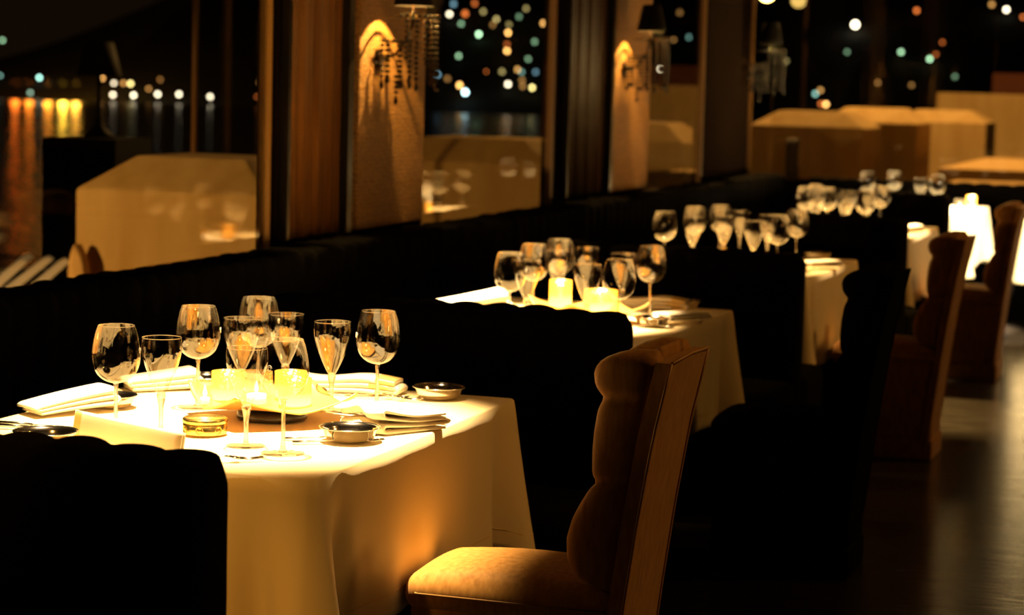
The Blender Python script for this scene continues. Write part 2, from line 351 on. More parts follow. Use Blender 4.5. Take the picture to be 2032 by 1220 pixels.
# ------------------------------------------------------------------ tables and cloths
def table(x0, x1, y0, y1, label):
    cx, cy = (x0+x1)/2, (y0+y1)/2
    t = empty('dining_table', (cx, cy, 0), 0, label, 'table', 'tables hidden under cream cloths')
    hx, hy = (x1-x0)/2-.012, (y1-y0)/2-.012
    v, f = rbox(-hx, hx, -hy, hy, .715, .745, .006, 1); link('tabletop', v, f, m_dark, t)
    MB().lathe([(.03, .08), (.05, .09), (.045, .38), (.05, .715)], 20).build('pedestal', m_dark, t, True)
    MB().box(-.30, .30, -.04, .04, .05, .085).box(-.04, .04, -.30, .30, .05, .085).build('foot', m_dark, t)
    return t
def cloth(x0, x1, y0, y1, label, hem=.42, seed=0, top=.751, flare=.05):
    rnd = random.Random(seed); cx, cy = (x0+x1)/2, (y0+y1)/2; hx, hy = (x1-x0)/2, (y1-y0)/2
    rc = .018; per = []
    def side(ax, ay, bx, by, nx, ny, n):
        L = math.hypot(bx-ax, by-ay)
        for i in range(n):
            t = i/n; per.append((ax+(bx-ax)*t, ay+(by-ay)*t, nx, ny, t*L, L-t*L))
    def corner(px, py, a0):
        for i in range(14):
            a = a0+PI/2*i/14; per.append((px+rc*math.cos(a), py+rc*math.sin(a), math.cos(a), math.sin(a), 0, 0))
    side(-hx+rc, -hy, hx-rc, -hy, 0, -1, 70); corner(hx-rc, -hy+rc, -PI/2)
    side(hx, -hy+rc, hx, hy-rc, 1, 0, 80); corner(hx-rc, hy-rc, 0)
    side(hx-rc, hy, -hx+rc, hy, 0, 1, 70); corner(-hx+rc, hy-rc, PI/2)
    side(-hx, hy-rc, -hx, -hy+rc, -1, 0, 80); corner(-hx+rc, -hy+rc, PI)
    N = len(per); ph = [rnd.uniform(0, 6.28) for _ in range(5)]
    v = []; f = []; rings = []
    # top rings
    for k in range(9):
        s = k/8.0*.985
        if k == 0: continue
        ring = []
        for (x, y, nx, ny, a, b) in per: ring.append(len(v)); v.append((x*s, y*s, top + .0012*math.sin(x*s*17+ph[0])*math.sin(y*s*13+ph[1])))
        rings.append(ring)
    drop = top-hem; K = 22; e = .008
    for k in range(K+1):
        u = k/K; ring = []
        for idx, (x, y, nx, ny, a, b) in enumerate(per):
            sc = min(a, b); t = 2*PI*idx/N
            q = u
            if k == 0: d, z = -e*.3, top
            elif k == 1: d, z = e*.15, top-e*.4
            else:
                w_ = (u**1.15)
                cf = math.exp(-(sc/.05)**2); vv = math.exp(-((sc-.10)/.04)**2)
                d = .003 + w_*(.008 + flare*cf - .065*vv) + w_*.008*math.sin(t*9+ph[2]) * (1-cf) + w_*.005*math.sin(t*23+ph[3]) * (1-cf)
                z = top - e*.4 - (drop-e*.4)*u - w_*.035*cf
            ring.append(len(v)); v.append((x+nx*d, y+ny*d, z))
        rings.append(ring)
    f.append(rings[0])
    for A, B in zip(rings, rings[1:]):
        for i in range(N): j = (i+1) % N; f.append((A[i], A[j], B[j], B[i]))
    o = link('tablecloth', v, f, m_cloth, None, True, (cx, cy, 0))
    # stitched hem
    H = rings[-4]; st = MB(); st.tube([v[i] for i in H[::2]] + [v[H[0]]], .0013, 4)
    st2 = st.build('hem_stitch', m_satin, o, True)
    sd = o.modifiers.new('t', 'SOLIDIFY'); sd.thickness = .0016; sd.offset = -1
    return tag(o, label, 'tablecloth', 'cream tablecloths')
TX0, TX1, TY0, TY1 = -2.40, -1.55, 3.575, 4.70
names = ['the front booth, under the sharp glasses', 'the second booth, just behind the gold chair', 'the third booth, behind the black chair',
         'the fourth booth, mostly behind dark sofas', 'the fifth booth, blazing white']
for i, o_ in enumerate(T_OFF):
    y0, y1 = TY0+o_, TY1+o_
    table(TX0, TX1, y0, y1, 'pedestal table carrying the cloth of ' + names[i])
    cloth(TX0, TX1, y0, y1, 'cream cloth draped over the table of ' + names[i], hem=.43 if i != 2 else .40, seed=i)
table(-1.24, -.35, 13.0, 13.9, 'pedestal table at the right frame edge, behind the farthest brown chair')
cloth(-1.24, -.35, 13.0, 13.9, 'overexposed white cloth at the right frame edge behind the farthest chair', hem=.40, seed=8)
CZ = .7535   # top of the cloths

# ------------------------------------------------------------------ glasses
def make_glass(kind):
    if kind == 'wine':
        bowl = [(.004, .104), (.012, .1055), (.024, .1105), (.036, .121), (.0435, .135), (.0470, .152), (.0468, .166), (.0445, .185), (.0400, .205), (.0355, .217)]
        stem = [(.009, .0035), (.0055, .010), (.0042, .025), (.0038, .055), (.0038, .09), (.0045, .099), (.0065, .1045), (.004, .107), (.0001, .1075)]
        rim, hz, fr = .0355, .217, .041
    else:
        bowl = [(.0045, .074), (.0085, .080), (.014, .090), (.0215, .106), (.029, .124), (.0355, .143), (.039, .158), (.0400, .172), (.0385, .190)]
        stem = [(.008, .0035), (.0052, .008), (.0045, .018), (.0045, .040), (.0055, .055), (.0080, .067), (.0092, .074), (.0075, .080), (.0001, .082)]
        rim, hz, fr = .0385, .190, .0375
    n = 40
    # smooth the bowl outline
    P = []
    for i in range(len(bowl)-1):
        p0 = bowl[max(i-1, 0)]; p1 = bowl[i]; p2 = bowl[i+1]; p3 = bowl[min(i+2, len(bowl)-1)]
        for k in range(3):
            t = k/3; P.append(tuple(.5*((2*p1[c]) + (-p0[c]+p2[c])*t + (2*p0[c]-5*p1[c]+4*p2[c]-p3[c])*t*t + (-p0[c]+3*p1[c]-3*p2[c]+p3[c])*t**3) for c in (0, 1)))
    P.append(bowl[-1])
    g = empty('wine_glass' if kind == 'wine' else 'water_goblet')
    MB().lathe(P, n, close=False).build('bowl', m_glass, g, True)
    rr = MB(); rr.tube([(rim*math.cos(2*PI*i/n), rim*math.sin(2*PI*i/n), hz) for i in range(n+1)], .0007, 6); rr.build('rim', m_stem, g, True)
    MB().lathe([(.0001, .0032)] + stem, 16, close=False).build('stem', m_stem, g, True)
    MB().lathe([(.0001, .0), (fr, .0), (fr+.0008, .0007), (fr, .0014), (fr*.6, .0022), (.012, .0035), (.008, .0045)], n, close=False).build('foot', m_foot, g, True)
    if kind == 'wine':   # small etched curl on the bowl
        c = MB(); pts = []
        for i in range(40):
            a = i*.27; q = .0055 - .0001*i
            u, w_ = q*math.cos(a), q*math.sin(a) - .0*i
            th = -.25 + u/.0455; pts.append((.0474*math.sin(th)*1.0, -.0474*math.cos(th), .166 + w_*1.25))
        c.tube(pts, .00045, 5); c.build('etched_curl', m_etch, g, True)
    return g
wine0 = make_glass('wine'); gob0 = make_glass('goblet')
used = {'w': False, 'g': False}
def glass(k, x, y, label, group, rz=0.0, z=CZ):
    src = wine0 if k == 'w' else gob0
    if not used[k]:
        used[k] = True; src.location = (x, y, z); src.rotation_euler = (0, 0, rz); tag(src, label, 'wine glass' if k == 'w' else 'goblet', group); return src
    o = dup(src, (x, y, z), rz, label, group); o['category'] = 'wine glass' if k == 'w' else 'goblet'; return o
G1 = 'stemware on the front table'
glass('w', -2.082, 3.822, 'round empty wine glass farthest left on the front table', G1, 2.6)
glass('w', -2.108, 4.228, 'round wine glass rising behind the leftmost goblet, near the sofa side of the front table', G1, 2.2)
glass('w', -2.078, 4.465, 'tallest-standing wine glass at the very back of the front table', G1, 1.9)
glass('w', -1.708, 3.785, 'round wine glass with an etched curl nearest the camera', G1, .05)
glass('w', -1.743, 4.342, 'round wine glass farthest right on the front table', G1, -.7)
glass('g', -2.020, 3.892, 'slim goblet just right of the leftmost wine glass, front table', G1)
glass('g', -2.035, 4.288, 'slim goblet behind the front goblet, beside the gold mosaic votive', G1)
glass('g', -1.988, 4.412, 'slim goblet at the back, right of the rearmost wine glass, front table', G1)
glass('g', -1.805, 3.828, 'slim goblet at the front, left of the wine glass nearest the camera', G1)
glass('g', -1.841, 4.326, 'slim goblet standing alone left of the rightmost wine glass, front table', G1)
G2 = 'stemware on the second table'
for k, x, y, l in (('w', -2.010, 6.012, 'leftmost round wine glass of the second table'), ('w', -2.055, 6.371, 'round wine glass second from left, behind a goblet, second table'),
                   ('w', -2.050, 6.622, 'rearmost round wine glass of the second table'), ('w', -1.672, 5.966, 'large round wine glass at the front right of the second table'),
                   ('w', -1.729, 6.524, 'rightmost round wine glass of the second table'), ('g', -1.987, 6.098, 'goblet overlapping the leftmost wine glass of the second table'),
                   ('g', -2.024, 6.519, 'goblet in front of the rearmost wine glass, second table'), ('g', -1.982, 6.690, 'rearmost goblet of the second table'),
                   ('g', -1.795, 6.071, 'front middle goblet of the second table, before the candles'), ('g', -1.819, 6.531, 'goblet seen through the big front wine glass, second table')):
    glass(k, x, y, l, G2, random.uniform(0, 6))
G3 = 'stemware on the third table'
for k, x, y, l in (('w', -2.148, 8.292, 'leftmost dim wine glass of the third table'), ('w', -2.135, 8.722, 'second wine glass from left on the third table'),
                   ('w', -2.075, 8.911, 'rearmost dim wine glass of the third table'), ('w', -1.725, 8.393, 'front right wine glass of the third table'),
                   ('w', -1.737, 8.827, 'rightmost dim wine glass of the third table'), ('g', -2.082, 8.479, 'goblet in front of the second wine glass, third table'),
                   ('g', -2.016, 9.028, 'rearmost goblet of the third table'), ('g', -1.821, 8.401, 'goblet beside the front right wine glass, third table'),
                   ('g', -1.857, 8.834, 'goblet behind the front right wine glass, third table'), ('g', -1.99, 8.62, 'goblet above the glowing candle of the third table')):
    glass(k, x, y, l, G3, random.uniform(0, 6))
G4 = 'stemware on the fourth table'
for k, x, y, l in (('w', -2.096, 10.842, 'leftmost wine glass of the fourth table'), ('w', -2.107, 11.165, 'rearmost wine glass of the fourth table'),
                   ('w', -1.99, 10.85, 'wine glass in the middle of the left cluster, fourth table'), ('w', -1.78, 10.72, 'front right wine glass of the fourth table'),
                   ('w', -1.80, 11.30, 'rightmost wine glass of the fourth table, under the bright glasses'), ('g', -2.02, 10.70, 'front left goblet of the fourth table'),
                   ('g', -1.93, 11.10, 'rear goblet of the fourth table'), ('g', -1.876, 10.72, 'front middle goblet of the fourth table'), ('g', -1.88, 11.42, 'rearmost goblet of the fourth table')):
    glass(k, x, y, l, G4, random.uniform(0, 6))
G5 = 'stemware on the fifth table'
for k, x, y, l in (('w', -2.16, 13.05, 'blazing wine glass left of the pair on the fifth table'), ('w', -2.05, 13.35, 'wine glass right behind the blazing left glass of the fifth table'),
                   ('g', -1.855, 13.1, 'goblet left of the bright pair on the fifth table'), ('w', -1.745, 13.0, 'wine glass right of the bright pair on the fifth table')):
    glass(k, x, y, l, G5, random.uniform(0, 6))

# ------------------------------------------------------------------ silver dishes
dish0 = empty('silver_dish')
MB().lathe([(.001, .004), (.036, .004), (.044, .008), (.048, .018), (.0515, .0245), (.057, .0265), (.0585, .0255), (.0575, .0245), (.053, .022), (.049, .012), (.045, .004), (.036, .0), (.001, .0)], 40, close=False).build('dish_body', m_silver, dish0, True)
rr = MB(); rr.tube([(.0582*math.cos(2*PI*i/40), .0582*math.sin(2*PI*i/40), .0262) for i in range(41)], .0012, 6); rr.build('rim', m_silver, dish0, True)
d_used = False
def dish(x, y, label, group, s=1.0):
    global d_used
    if not d_used: o = dish0; o.location = (x, y, CZ); tag(o, label, 'dish', group); d_used = True
    else: o = dup(dish0, (x, y, CZ), 0, label, group)
    o.scale = (s, s, s); return o
GD = 'silver dishes on the front table'
dish(-2.145, 3.665, 'silver bread dish at the lower left, next to the dark sofa', GD, 1.05)
dish(-2.275, 4.155, 'silver bread dish behind the leftmost wine glass', GD, .95)
dish(-2.225, 4.510, 'silver bread dish at the back left of the front table, before the black sofa', GD)
dish(-1.700, 4.605, 'silver bread dish alone at the back right corner of the front table', GD, 1.0)
dish(-1.655, 3.985, 'silver bread dish at the front right, beside the wavy napkin', GD, 1.03)
dish(-1.655, 6.29, 'silver bread dish at the right edge of the second table, before the napkin', 'silver dishes on the second table')
dish(-1.70, 6.82, 'silver bread dish at the back right corner of the second table', 'silver dishes on the second table')
dish(-2.19, 6.00, 'silver bread dish at the left of the second table, behind the sofa edge', 'silver dishes on the second table')
dish(-1.66, 8.45, 'silver bread dish at the right edge of the third table', 'silver dishes on the third table')
dish(-1.70, 9.10, 'silver bread dish at the back right corner of the third table', 'silver dishes on the third table')

# ------------------------------------------------------------------ centrepieces
def tray(x, y, label, rz=0.0):
    n = 24; v = []; f = []; s = .150
    for i in range(n+1):
        for j in range(n+1):
            a, b = (i/n*2-1), (j/n*2-1); px, py = a*s, b*s
            lift = .030*(abs(a*b))**1.3 + .006*(a*a+b*b) + .003*math.sin(3*a+1)*math.cos(2*b)
            k = 1-.10*((abs(a)*abs(b))**2); v.append((px*k, py*k, .024+lift))
    for i in range(n):
        for j in range(n): q = i*(n+1)+j; f.append((q, q+1, q+n+2, q+n+1))
    t = empty('candle_tray', (x, y, CZ), rz, label, 'tray')
    o = link('tray_plate', v, f, m_gtray, t); sd = o.modifiers.new('t', 'SOLIDIFY'); sd.thickness = .003; sd.offset = -1
    MB().lathe([(.001, 0), (.07, 0), (.074, .004), (.070, .019), (.001, .019)], 32, close=False).build('tray_base', m_dark, t, True)
    return t
tray(-1.905, 4.165, 'square gold tray with curled corners under the candles of the front table', PI/4+.03)
tray(-1.86, 6.31, 'gold candle tray of the second table', PI/4)
vg = 'candle votives on the front table'
def votive(x, y, r, h, kind, label, group, z):
    t = empty('votive_candle', (x, y, z), 0, label, 'candle holder', group)
    prof = [(.001, 0), (r, 0), (r, h), (r-.002, h), (r-.002, .003), (.001, .003)]
    MB().lathe(prof, 28, close=False).build('glass_cup', m_amber if kind == 'amber' else m_glass, t, True)
    MB().lathe([(.001, .0035), (r*.62, .0035), (r*.62, h*.33), (.001, h*.33)], 18, close=False).build('wax_candle', m_wax, t, True)
    MB().lathe([(.0005, h*.36), (.0042, h*.36+.005), (.0034, h*.36+.011), (.0004, h*.36+.024)], 10, close=False).build('flame', m_flame, t, True)
    return t
TZ = CZ+.0315
votive(-2.002, 4.155, .034, .062, 'amber', 'gold mosaic votive with burning candle at the left of the tray', vg, TZ)
votive(-1.925, 4.130, .033, .070, 'clear', 'clear glass votive burning in the middle of the tray', vg, TZ)
votive(-1.845, 4.145, .034, .060, 'amber', 'gold mosaic votive glowing at the right of the tray', vg, TZ)
votive(-1.895, 4.235, .034, .060, 'amber', 'gold mosaic votive at the back of the tray', vg, TZ)
votive(-2.015, 4.075, .016, .050, 'clear', 'narrow clear votive at the left tip of the tray', vg, TZ)
votive(-1.955, 6.33, .034, .085, 'amber', 'tall amber votive left of centre on the second table', 'candle votives on the second table', TZ)
votive(-1.82, 6.30, .050, .065, 'amber', 'wide amber votive right of centre on the second table', 'candle votives on the second table', TZ)
votive(-1.965, 8.62, .030, .060, 'amber', 'small glowing amber votive of the third table', 'candle votives on the third table', CZ)
votive(-1.86, 8.55, .024, .035, 'amber', 'low amber votive right of the brighter one, third table', 'candle votives on the third table', CZ)
votive(-1.97, 11.0, .026, .045, 'amber', 'tiny orange votive on the fourth table', 'candle votives on the far tables', CZ)
votive(-1.63, 13.15, .032, .075, 'clear', 'clear votive left on the blazing white cloth', 'candle votives on the far tables', CZ)
votive(-1.50-.10, 13.45, .030, .085, 'amber', 'amber votive right on the blazing white cloth, beside the chair back', 'candle votives on the far tables', CZ)
def tin(x, y, r, h, label):
    t = empty('round_tin', (x, y, CZ), .3, label, 'tin', 'round gold tins on the front table')
    MB().lathe([(.001, 0), (r*.97, 0), (r, .003), (r, h*.72), (.001, h*.72)], 40, close=False).build('tin_body', m_tin, t, True)
    MB().lathe([(.001, h), (r*.90, h), (r*.94, h+.0015), (r*1.02, h-.001), (r*1.03, h*.75), (r*1.0, h*.72)], 40, close=False).build('lid', m_tin, t, True)
    for k in range(3):
        c = MB()
        pts = []
        a0 = -PI/2 + (k-1)*.9 - .1
        for i in range(25):
            a = 2*PI*i/24; u = .007*math.cos(a); pts.append(((r+.0006)*math.cos(a0+u/r), (r+.0006)*math.sin(a0+u/r), h*.38+.007*math.sin(a)))
        c.tube(pts, .0006, 4); c.build('embossed_ring', m_tin, t, True)
    return t
tin(-1.940, 3.925, .0435, .032, 'low round gold tin in front of the tray, left of the goblet')
tin(-1.905, 4.375, .030, .034, 'small gold tin half hidden behind the right votive')

# ------------------------------------------------------------------ napkins
def zigzag(L, layers, gap, th):
    """centre line of a cloth folded back and forth: list of (u, w)"""
    pts = []; r = gap/2
    for k in range(layers):
        z = th/2 + k*gap; sgn = 1 if k % 2 == 0 else -1
        n = 16
        for i in range(n+1): pts.append((sgn*(-L/2 + L*i/n), z))
        if k < layers-1:
            for i in range(1, 6):
                a = -PI/2 + PI*i/6; pts.append((sgn*(L/2 + r*math.cos(a)*1.2), z+r+r*math.sin(a)))
    return pts
def napkin(x, y, rz, L, Wd, label, group, layers=3, gap=.012, th=.0055, warp=None, border=None, z=CZ, tilt=0.0):
    t = empty('folded_napkin', (x, y, z), rz, label, 'napkin', group)
    line = zigzag(L, layers, gap, th); n = len(line)
    # offset both sides
    def off(i, s):
        p0 = line[max(i-1, 0)]; p1 = line[min(i+1, n-1)]; du, dw = p1[0]-p0[0], p1[1]-p0[1]; l = math.hypot(du, dw) or 1
        return (line[i][0]-dw/l*s*th/2, line[i][1]+du/l*s*th/2)
    prof = [off(i, 1) for i in range(n)] + [off(i, -1) for i in range(n-1, -1, -1)]
    def mk(name, keep, m, grow=0.0):
        v = []; f = []; P = len(prof); NW = 9
        for j in range(NW+1):
            w_ = -Wd/2 + Wd*j/NW
            for (u, h) in prof:
                hh = h; uu = u
                k = abs(2*w_/Wd)
                hh *= 1 - .10*k**4
                if warp: uu, ww, hh = warp(uu, w_, hh)
                else: ww = w_
                v.append((uu, ww, hh+.0006+ (.0004 if grow and h > .001 else 0)))
        for j in range(NW):
            for i in range(P):
                i2 = (i+1) % P
                um = prof[i][0]
                if keep(um): f.append((j*P+i, (j+1)*P+i, (j+1)*P+i2, j*P+i2))
        for base in (0, NW*P):
            for i in range(n-1):
                if keep(line[i][0]): f.append((base+i, base+i+1, base+P-2-i, base+P-1-i))
        used_ = sorted({q for ff in f for q in ff}); mp_ = {q: k for k, q in enumerate(used_)}
        return link(name, [v[q] for q in used_], [[mp_[q] for q in ff] for ff in f], m, t)
    if border is None: mk('cloth_fold', lambda u: True, m_napkin)
    else:
        mk('cloth_fold', lambda u: u < L/2-border or u > L/2-.004, m_napkin); mk('satin_border', lambda u: L/2-border <= u <= L/2-.004, m_satin)
    return t
GN = 'folded napkins on the front table'
def warp_fan(u, w_, h): s = (u+.12)/.24; return u, w_*(1+.3*s), h*(.7+.6*max(0, s)) + .008*max(0, s)**2
def warp_puff(u, w_, h): s = (u+.12)/.24; return u, w_, h*(.5+.75*max(0, s)) + .012*math.sin(min(1, max(0, s))*PI*.6)
def warp_wave(u, w_, h): return u, w_, h*(1+.12*math.sin(u*30)) + .0015*math.sin(u*22+1)
def warp_flat(u, w_, h): return u, w_, h*.8 + .010
napkin(-2.315, 4.05, 1.0, .17, .09, 'puffed white napkin folded at the left table edge above the knives', GN, warp=warp_puff, gap=.013, th=.0085)
napkin(-2.31, 4.45, .75, .15, .085, 'white napkin with three rounded fold ends behind the leftmost goblet', GN, warp=warp_fan, gap=.012, th=.009)
napkin(-1.925, 4.615, .10, .24, .075, 'triple-folded peach napkin with gold border lying at the back of the front table', GN, warp=warp_wave, gap=.0125, th=.0095, border=.045)
n5 = napkin(-1.985, 3.70, -.46, .34, .05, 'beige napkin with gold satin border at the front edge, nearest the dark sofa', GN, layers=2, gap=.006, th=.004, border=.04, z=CZ+.027)
n5.rotation_euler = (-1.42, 0, -.46+PI)
napkin(-1.640, 4.175, 1.13+PI, .15, .15, 'wavy white napkin with open folds at the right edge, beside the right dish', GN, layers=4, gap=.0155, th=.0075,
       warp=lambda u, w_, h: (u + .012*math.sin(w_*38), w_*(1-.10*(u/.08)), h*(.80+.22*u/.08) + .003*math.sin(w_*60+u*30)*h/.03))
# napkins of the other tables
napkin(-2.22, 6.17, .55, .26, .12, 'white napkin glaring at the left end of the second table', 'napkins on the second table', warp=warp_fan, gap=.022, th=.018)
napkin(-2.33, 5.86, .2, .20, .09, 'small bright napkin tip at the far left edge of the second table', 'napkins on the second table', warp=warp_flat)
napkin(-1.80, 6.85-.06, .08, .24, .075, 'folded peach napkin with gold border at the back of the second table', 'napkins on the second table', warp=warp_wave, gap=.0125, th=.0095, border=.045)
napkin(-1.60, 6.42, 1.0, .16, .075, 'pinkish white napkin at the right edge of the second table', 'napkins on the second table', warp=warp_flat)
napkin(-1.60, 8.62, 1.0, .16, .075, 'dim napkin at the right edge of the third table', 'napkins on the third table', warp=warp_flat)
napkin(-2.0, 8.30, .5, .20, .08, 'dim napkin between the left glasses of the third table', 'napkins on the third table', warp=warp_fan)
napkin(-1.65, 11.05, .6, .18, .08, 'pale napkin at the right edge of the fourth table', 'napkins on the far tables', warp=warp_fan)

# ------------------------------------------------------------------ cutlery
def fork_mesh():
    b = MB(); L = .19
    b.tube([(0, 0, .002), (.03, 0, .0025), (.08, 0, .004), (.115, 0, .009), (.130, 0, .008)], [.0060, .0045, .0028, .0028, .005], 8, .45)
    b.tube([(.128, 0, .008), (.137, 0, .0065), (.145, 0, .005)], [.006, .0105, .0105], 8, .25)
    for k in range(4):
        y = (k-1.5)*.0055; b.tube([(.142, y, .0052), (.165, y, .0035), (.190, y, .0062)], [.0016, .0014, .0008], 6)
    return b
def knife_mesh():
    b = MB()
    b.tube([(0, 0, .004), (.01, 0, .0045), (.05, 0, .005), (.095, 0, .0045)], [.004, .0058, .0052, .0042], 8, .7)
    b.tube([(.093, 0, .0045), (.12, .001, .004), (.17, .002, .0035), (.205, .001, .003), (.222, -.003, .003)], [.005, .0085, .0095, .008, .001], 8, .14)
    return b
fork0 = fork_mesh().build('fork', m_silver, None, True); knife0 = knife_mesh().build('table_knife', m_silver, None, True)
cu = {'f': False, 'k': False}
def cut(k, x, y, rz, label, group='cutlery on the front table', z=CZ, s=1.0):
    src = fork0 if k == 'f' else knife0
    if cu[k]: o = src.copy(); COL.objects.link(o)
    else: o = src; cu[k] = True
    o.location = (x, y, z+.0005); o.rotation_euler = (0, 0, rz); o.scale = (s, s, s)
    return tag(o, label, 'fork' if k == 'f' else 'knife', group)
cut('k', -2.365, 3.80, .12, 'silver knife with its handle over the left table edge, below the white napkin')
cut('k', -2.372, 3.83, .10, 'second silver knife lying just behind the first at the left edge')
cut('f', -1.87, 3.60, .55, 'silver fork whose tines show beside the front sofa corner')
cut('f', -1.93, 4.580-.035, .06, 'silver fork with upturned tines before the peach napkin, left of its twin', s=.95)
cut('f', -1.893, 4.556-.03, .06, 'silver fork with upturned tines before the peach napkin, next to the rear dish', s=.95)
cut('k', -1.556, 4.262, 2.60, 'silver knife sticking out under the wavy napkin, handle to the right table edge')
cut('k', -1.565, 4.300, 2.60, 'second knife handle beside the first under the wavy napkin')
cut('k', -1.62, 4.24, 2.9, 'dark gleaming knife lying left of the rightmost wine glass foot')
cut('f', -1.775, 3.93, .55, 'silver fork beside the front right dish, tines toward the wavy napkin')
cut('f', -1.74, 3.90, .55, 'silver fork partly under the wavy napkin in front of it', s=.95)
cut('f', -2.33, 6.05, .9, 'silver fork with raised tines left on the second table', 'cutlery on the second table')
cut('k', -1.55, 6.46, 2.6, 'knife under the pinkish napkin of the second table', 'cutlery on the second table')
cut('f', -1.75, 6.20, .4, 'fork left of the front right dish on the second table', 'cutlery on the second table')

# ------------------------------------------------------------------ wing chairs
def pillow_profile(pts, y0, y1, r=.03, bulge=.0):
    """extrude an XZ outline along Y with rounded pillow edges"""
    # resample with Catmull-Rom
    n = len(pts); P = []
    for i in range(n):
        p0, p1, p2, p3 = pts[i-1], pts[i], pts[(i+1) % n], pts[(i+2) % n]
        for k in range(6):
            t = k/6; P.append(Vector([.5*((2*p1[c]) + (-p0[c]+p2[c])*t + (2*p0[c]-5*p1[c]+4*p2[c]-p3[c])*t*t + (-p0[c]+3*p1[c]-3*p2[c]+p3[c])*t**3) for c in (0, 1)]))
    N = len(P); c = sum(P, Vector((0, 0)))/N
    area_ = sum(P[i].x*P[(i+1) % N].y - P[(i+1) % N].x*P[i].y for i in range(N)); sg = 1 if area_ > 0 else -1
    nr = []
    for i in range(N):
        d = (P[(i+1) % N]-P[i-1]); d.normalize(); nr.append(Vector((-d.y, d.x))*sg)
    v = []; f = []; rings = []
    steps = []
    for i in range(6): a = PI/2*i/5; steps.append((r*(1-math.sin(a)), y0 + r*(1-math.cos(a)) ))
    for k in range(1, 4): steps.append((-bulge*math.sin(PI*k/4), y0+r+(y1-y0-2*r)*k/4))
    for i in range(5, -1, -1): a = PI/2*i/5; steps.append((r*(1-math.sin(a)), y1 - r*(1-math.cos(a))))
    for ins, y in steps:
        ring = []
        for i in range(N):
            p = P[i]+nr[i]*ins; ring.append(len(v)); v.append((p.x, y, p.y))
        rings.append(ring)
    for A, B in zip(rings, rings[1:]):
        for i in range(N): j = (i+1) % N; f.append((A[i], A[j], B[j], B[i]))
    for ring, yy, dr in ((rings[0], y0, -1), (rings[-1], y1, 1)):
        cc = [sum(v[i][0] for i in ring)/N, sum(v[i][2] for i in ring)/N]; prev = ring
        for q in (.85, .68, .5, .3, .12):
            cur = []
            for i in ring:
                cur.append(len(v)); v.append((cc[0]+(v[i][0]-cc[0])*q, yy+dr*r*.45*(1-q*q), cc[1]+(v[i][2]-cc[1])*q))
            for i in range(N): j = (i+1) % N; f.append((prev[i], prev[j], cur[j], cur[i]))
            prev = cur
        f.append(prev)
    return v, f
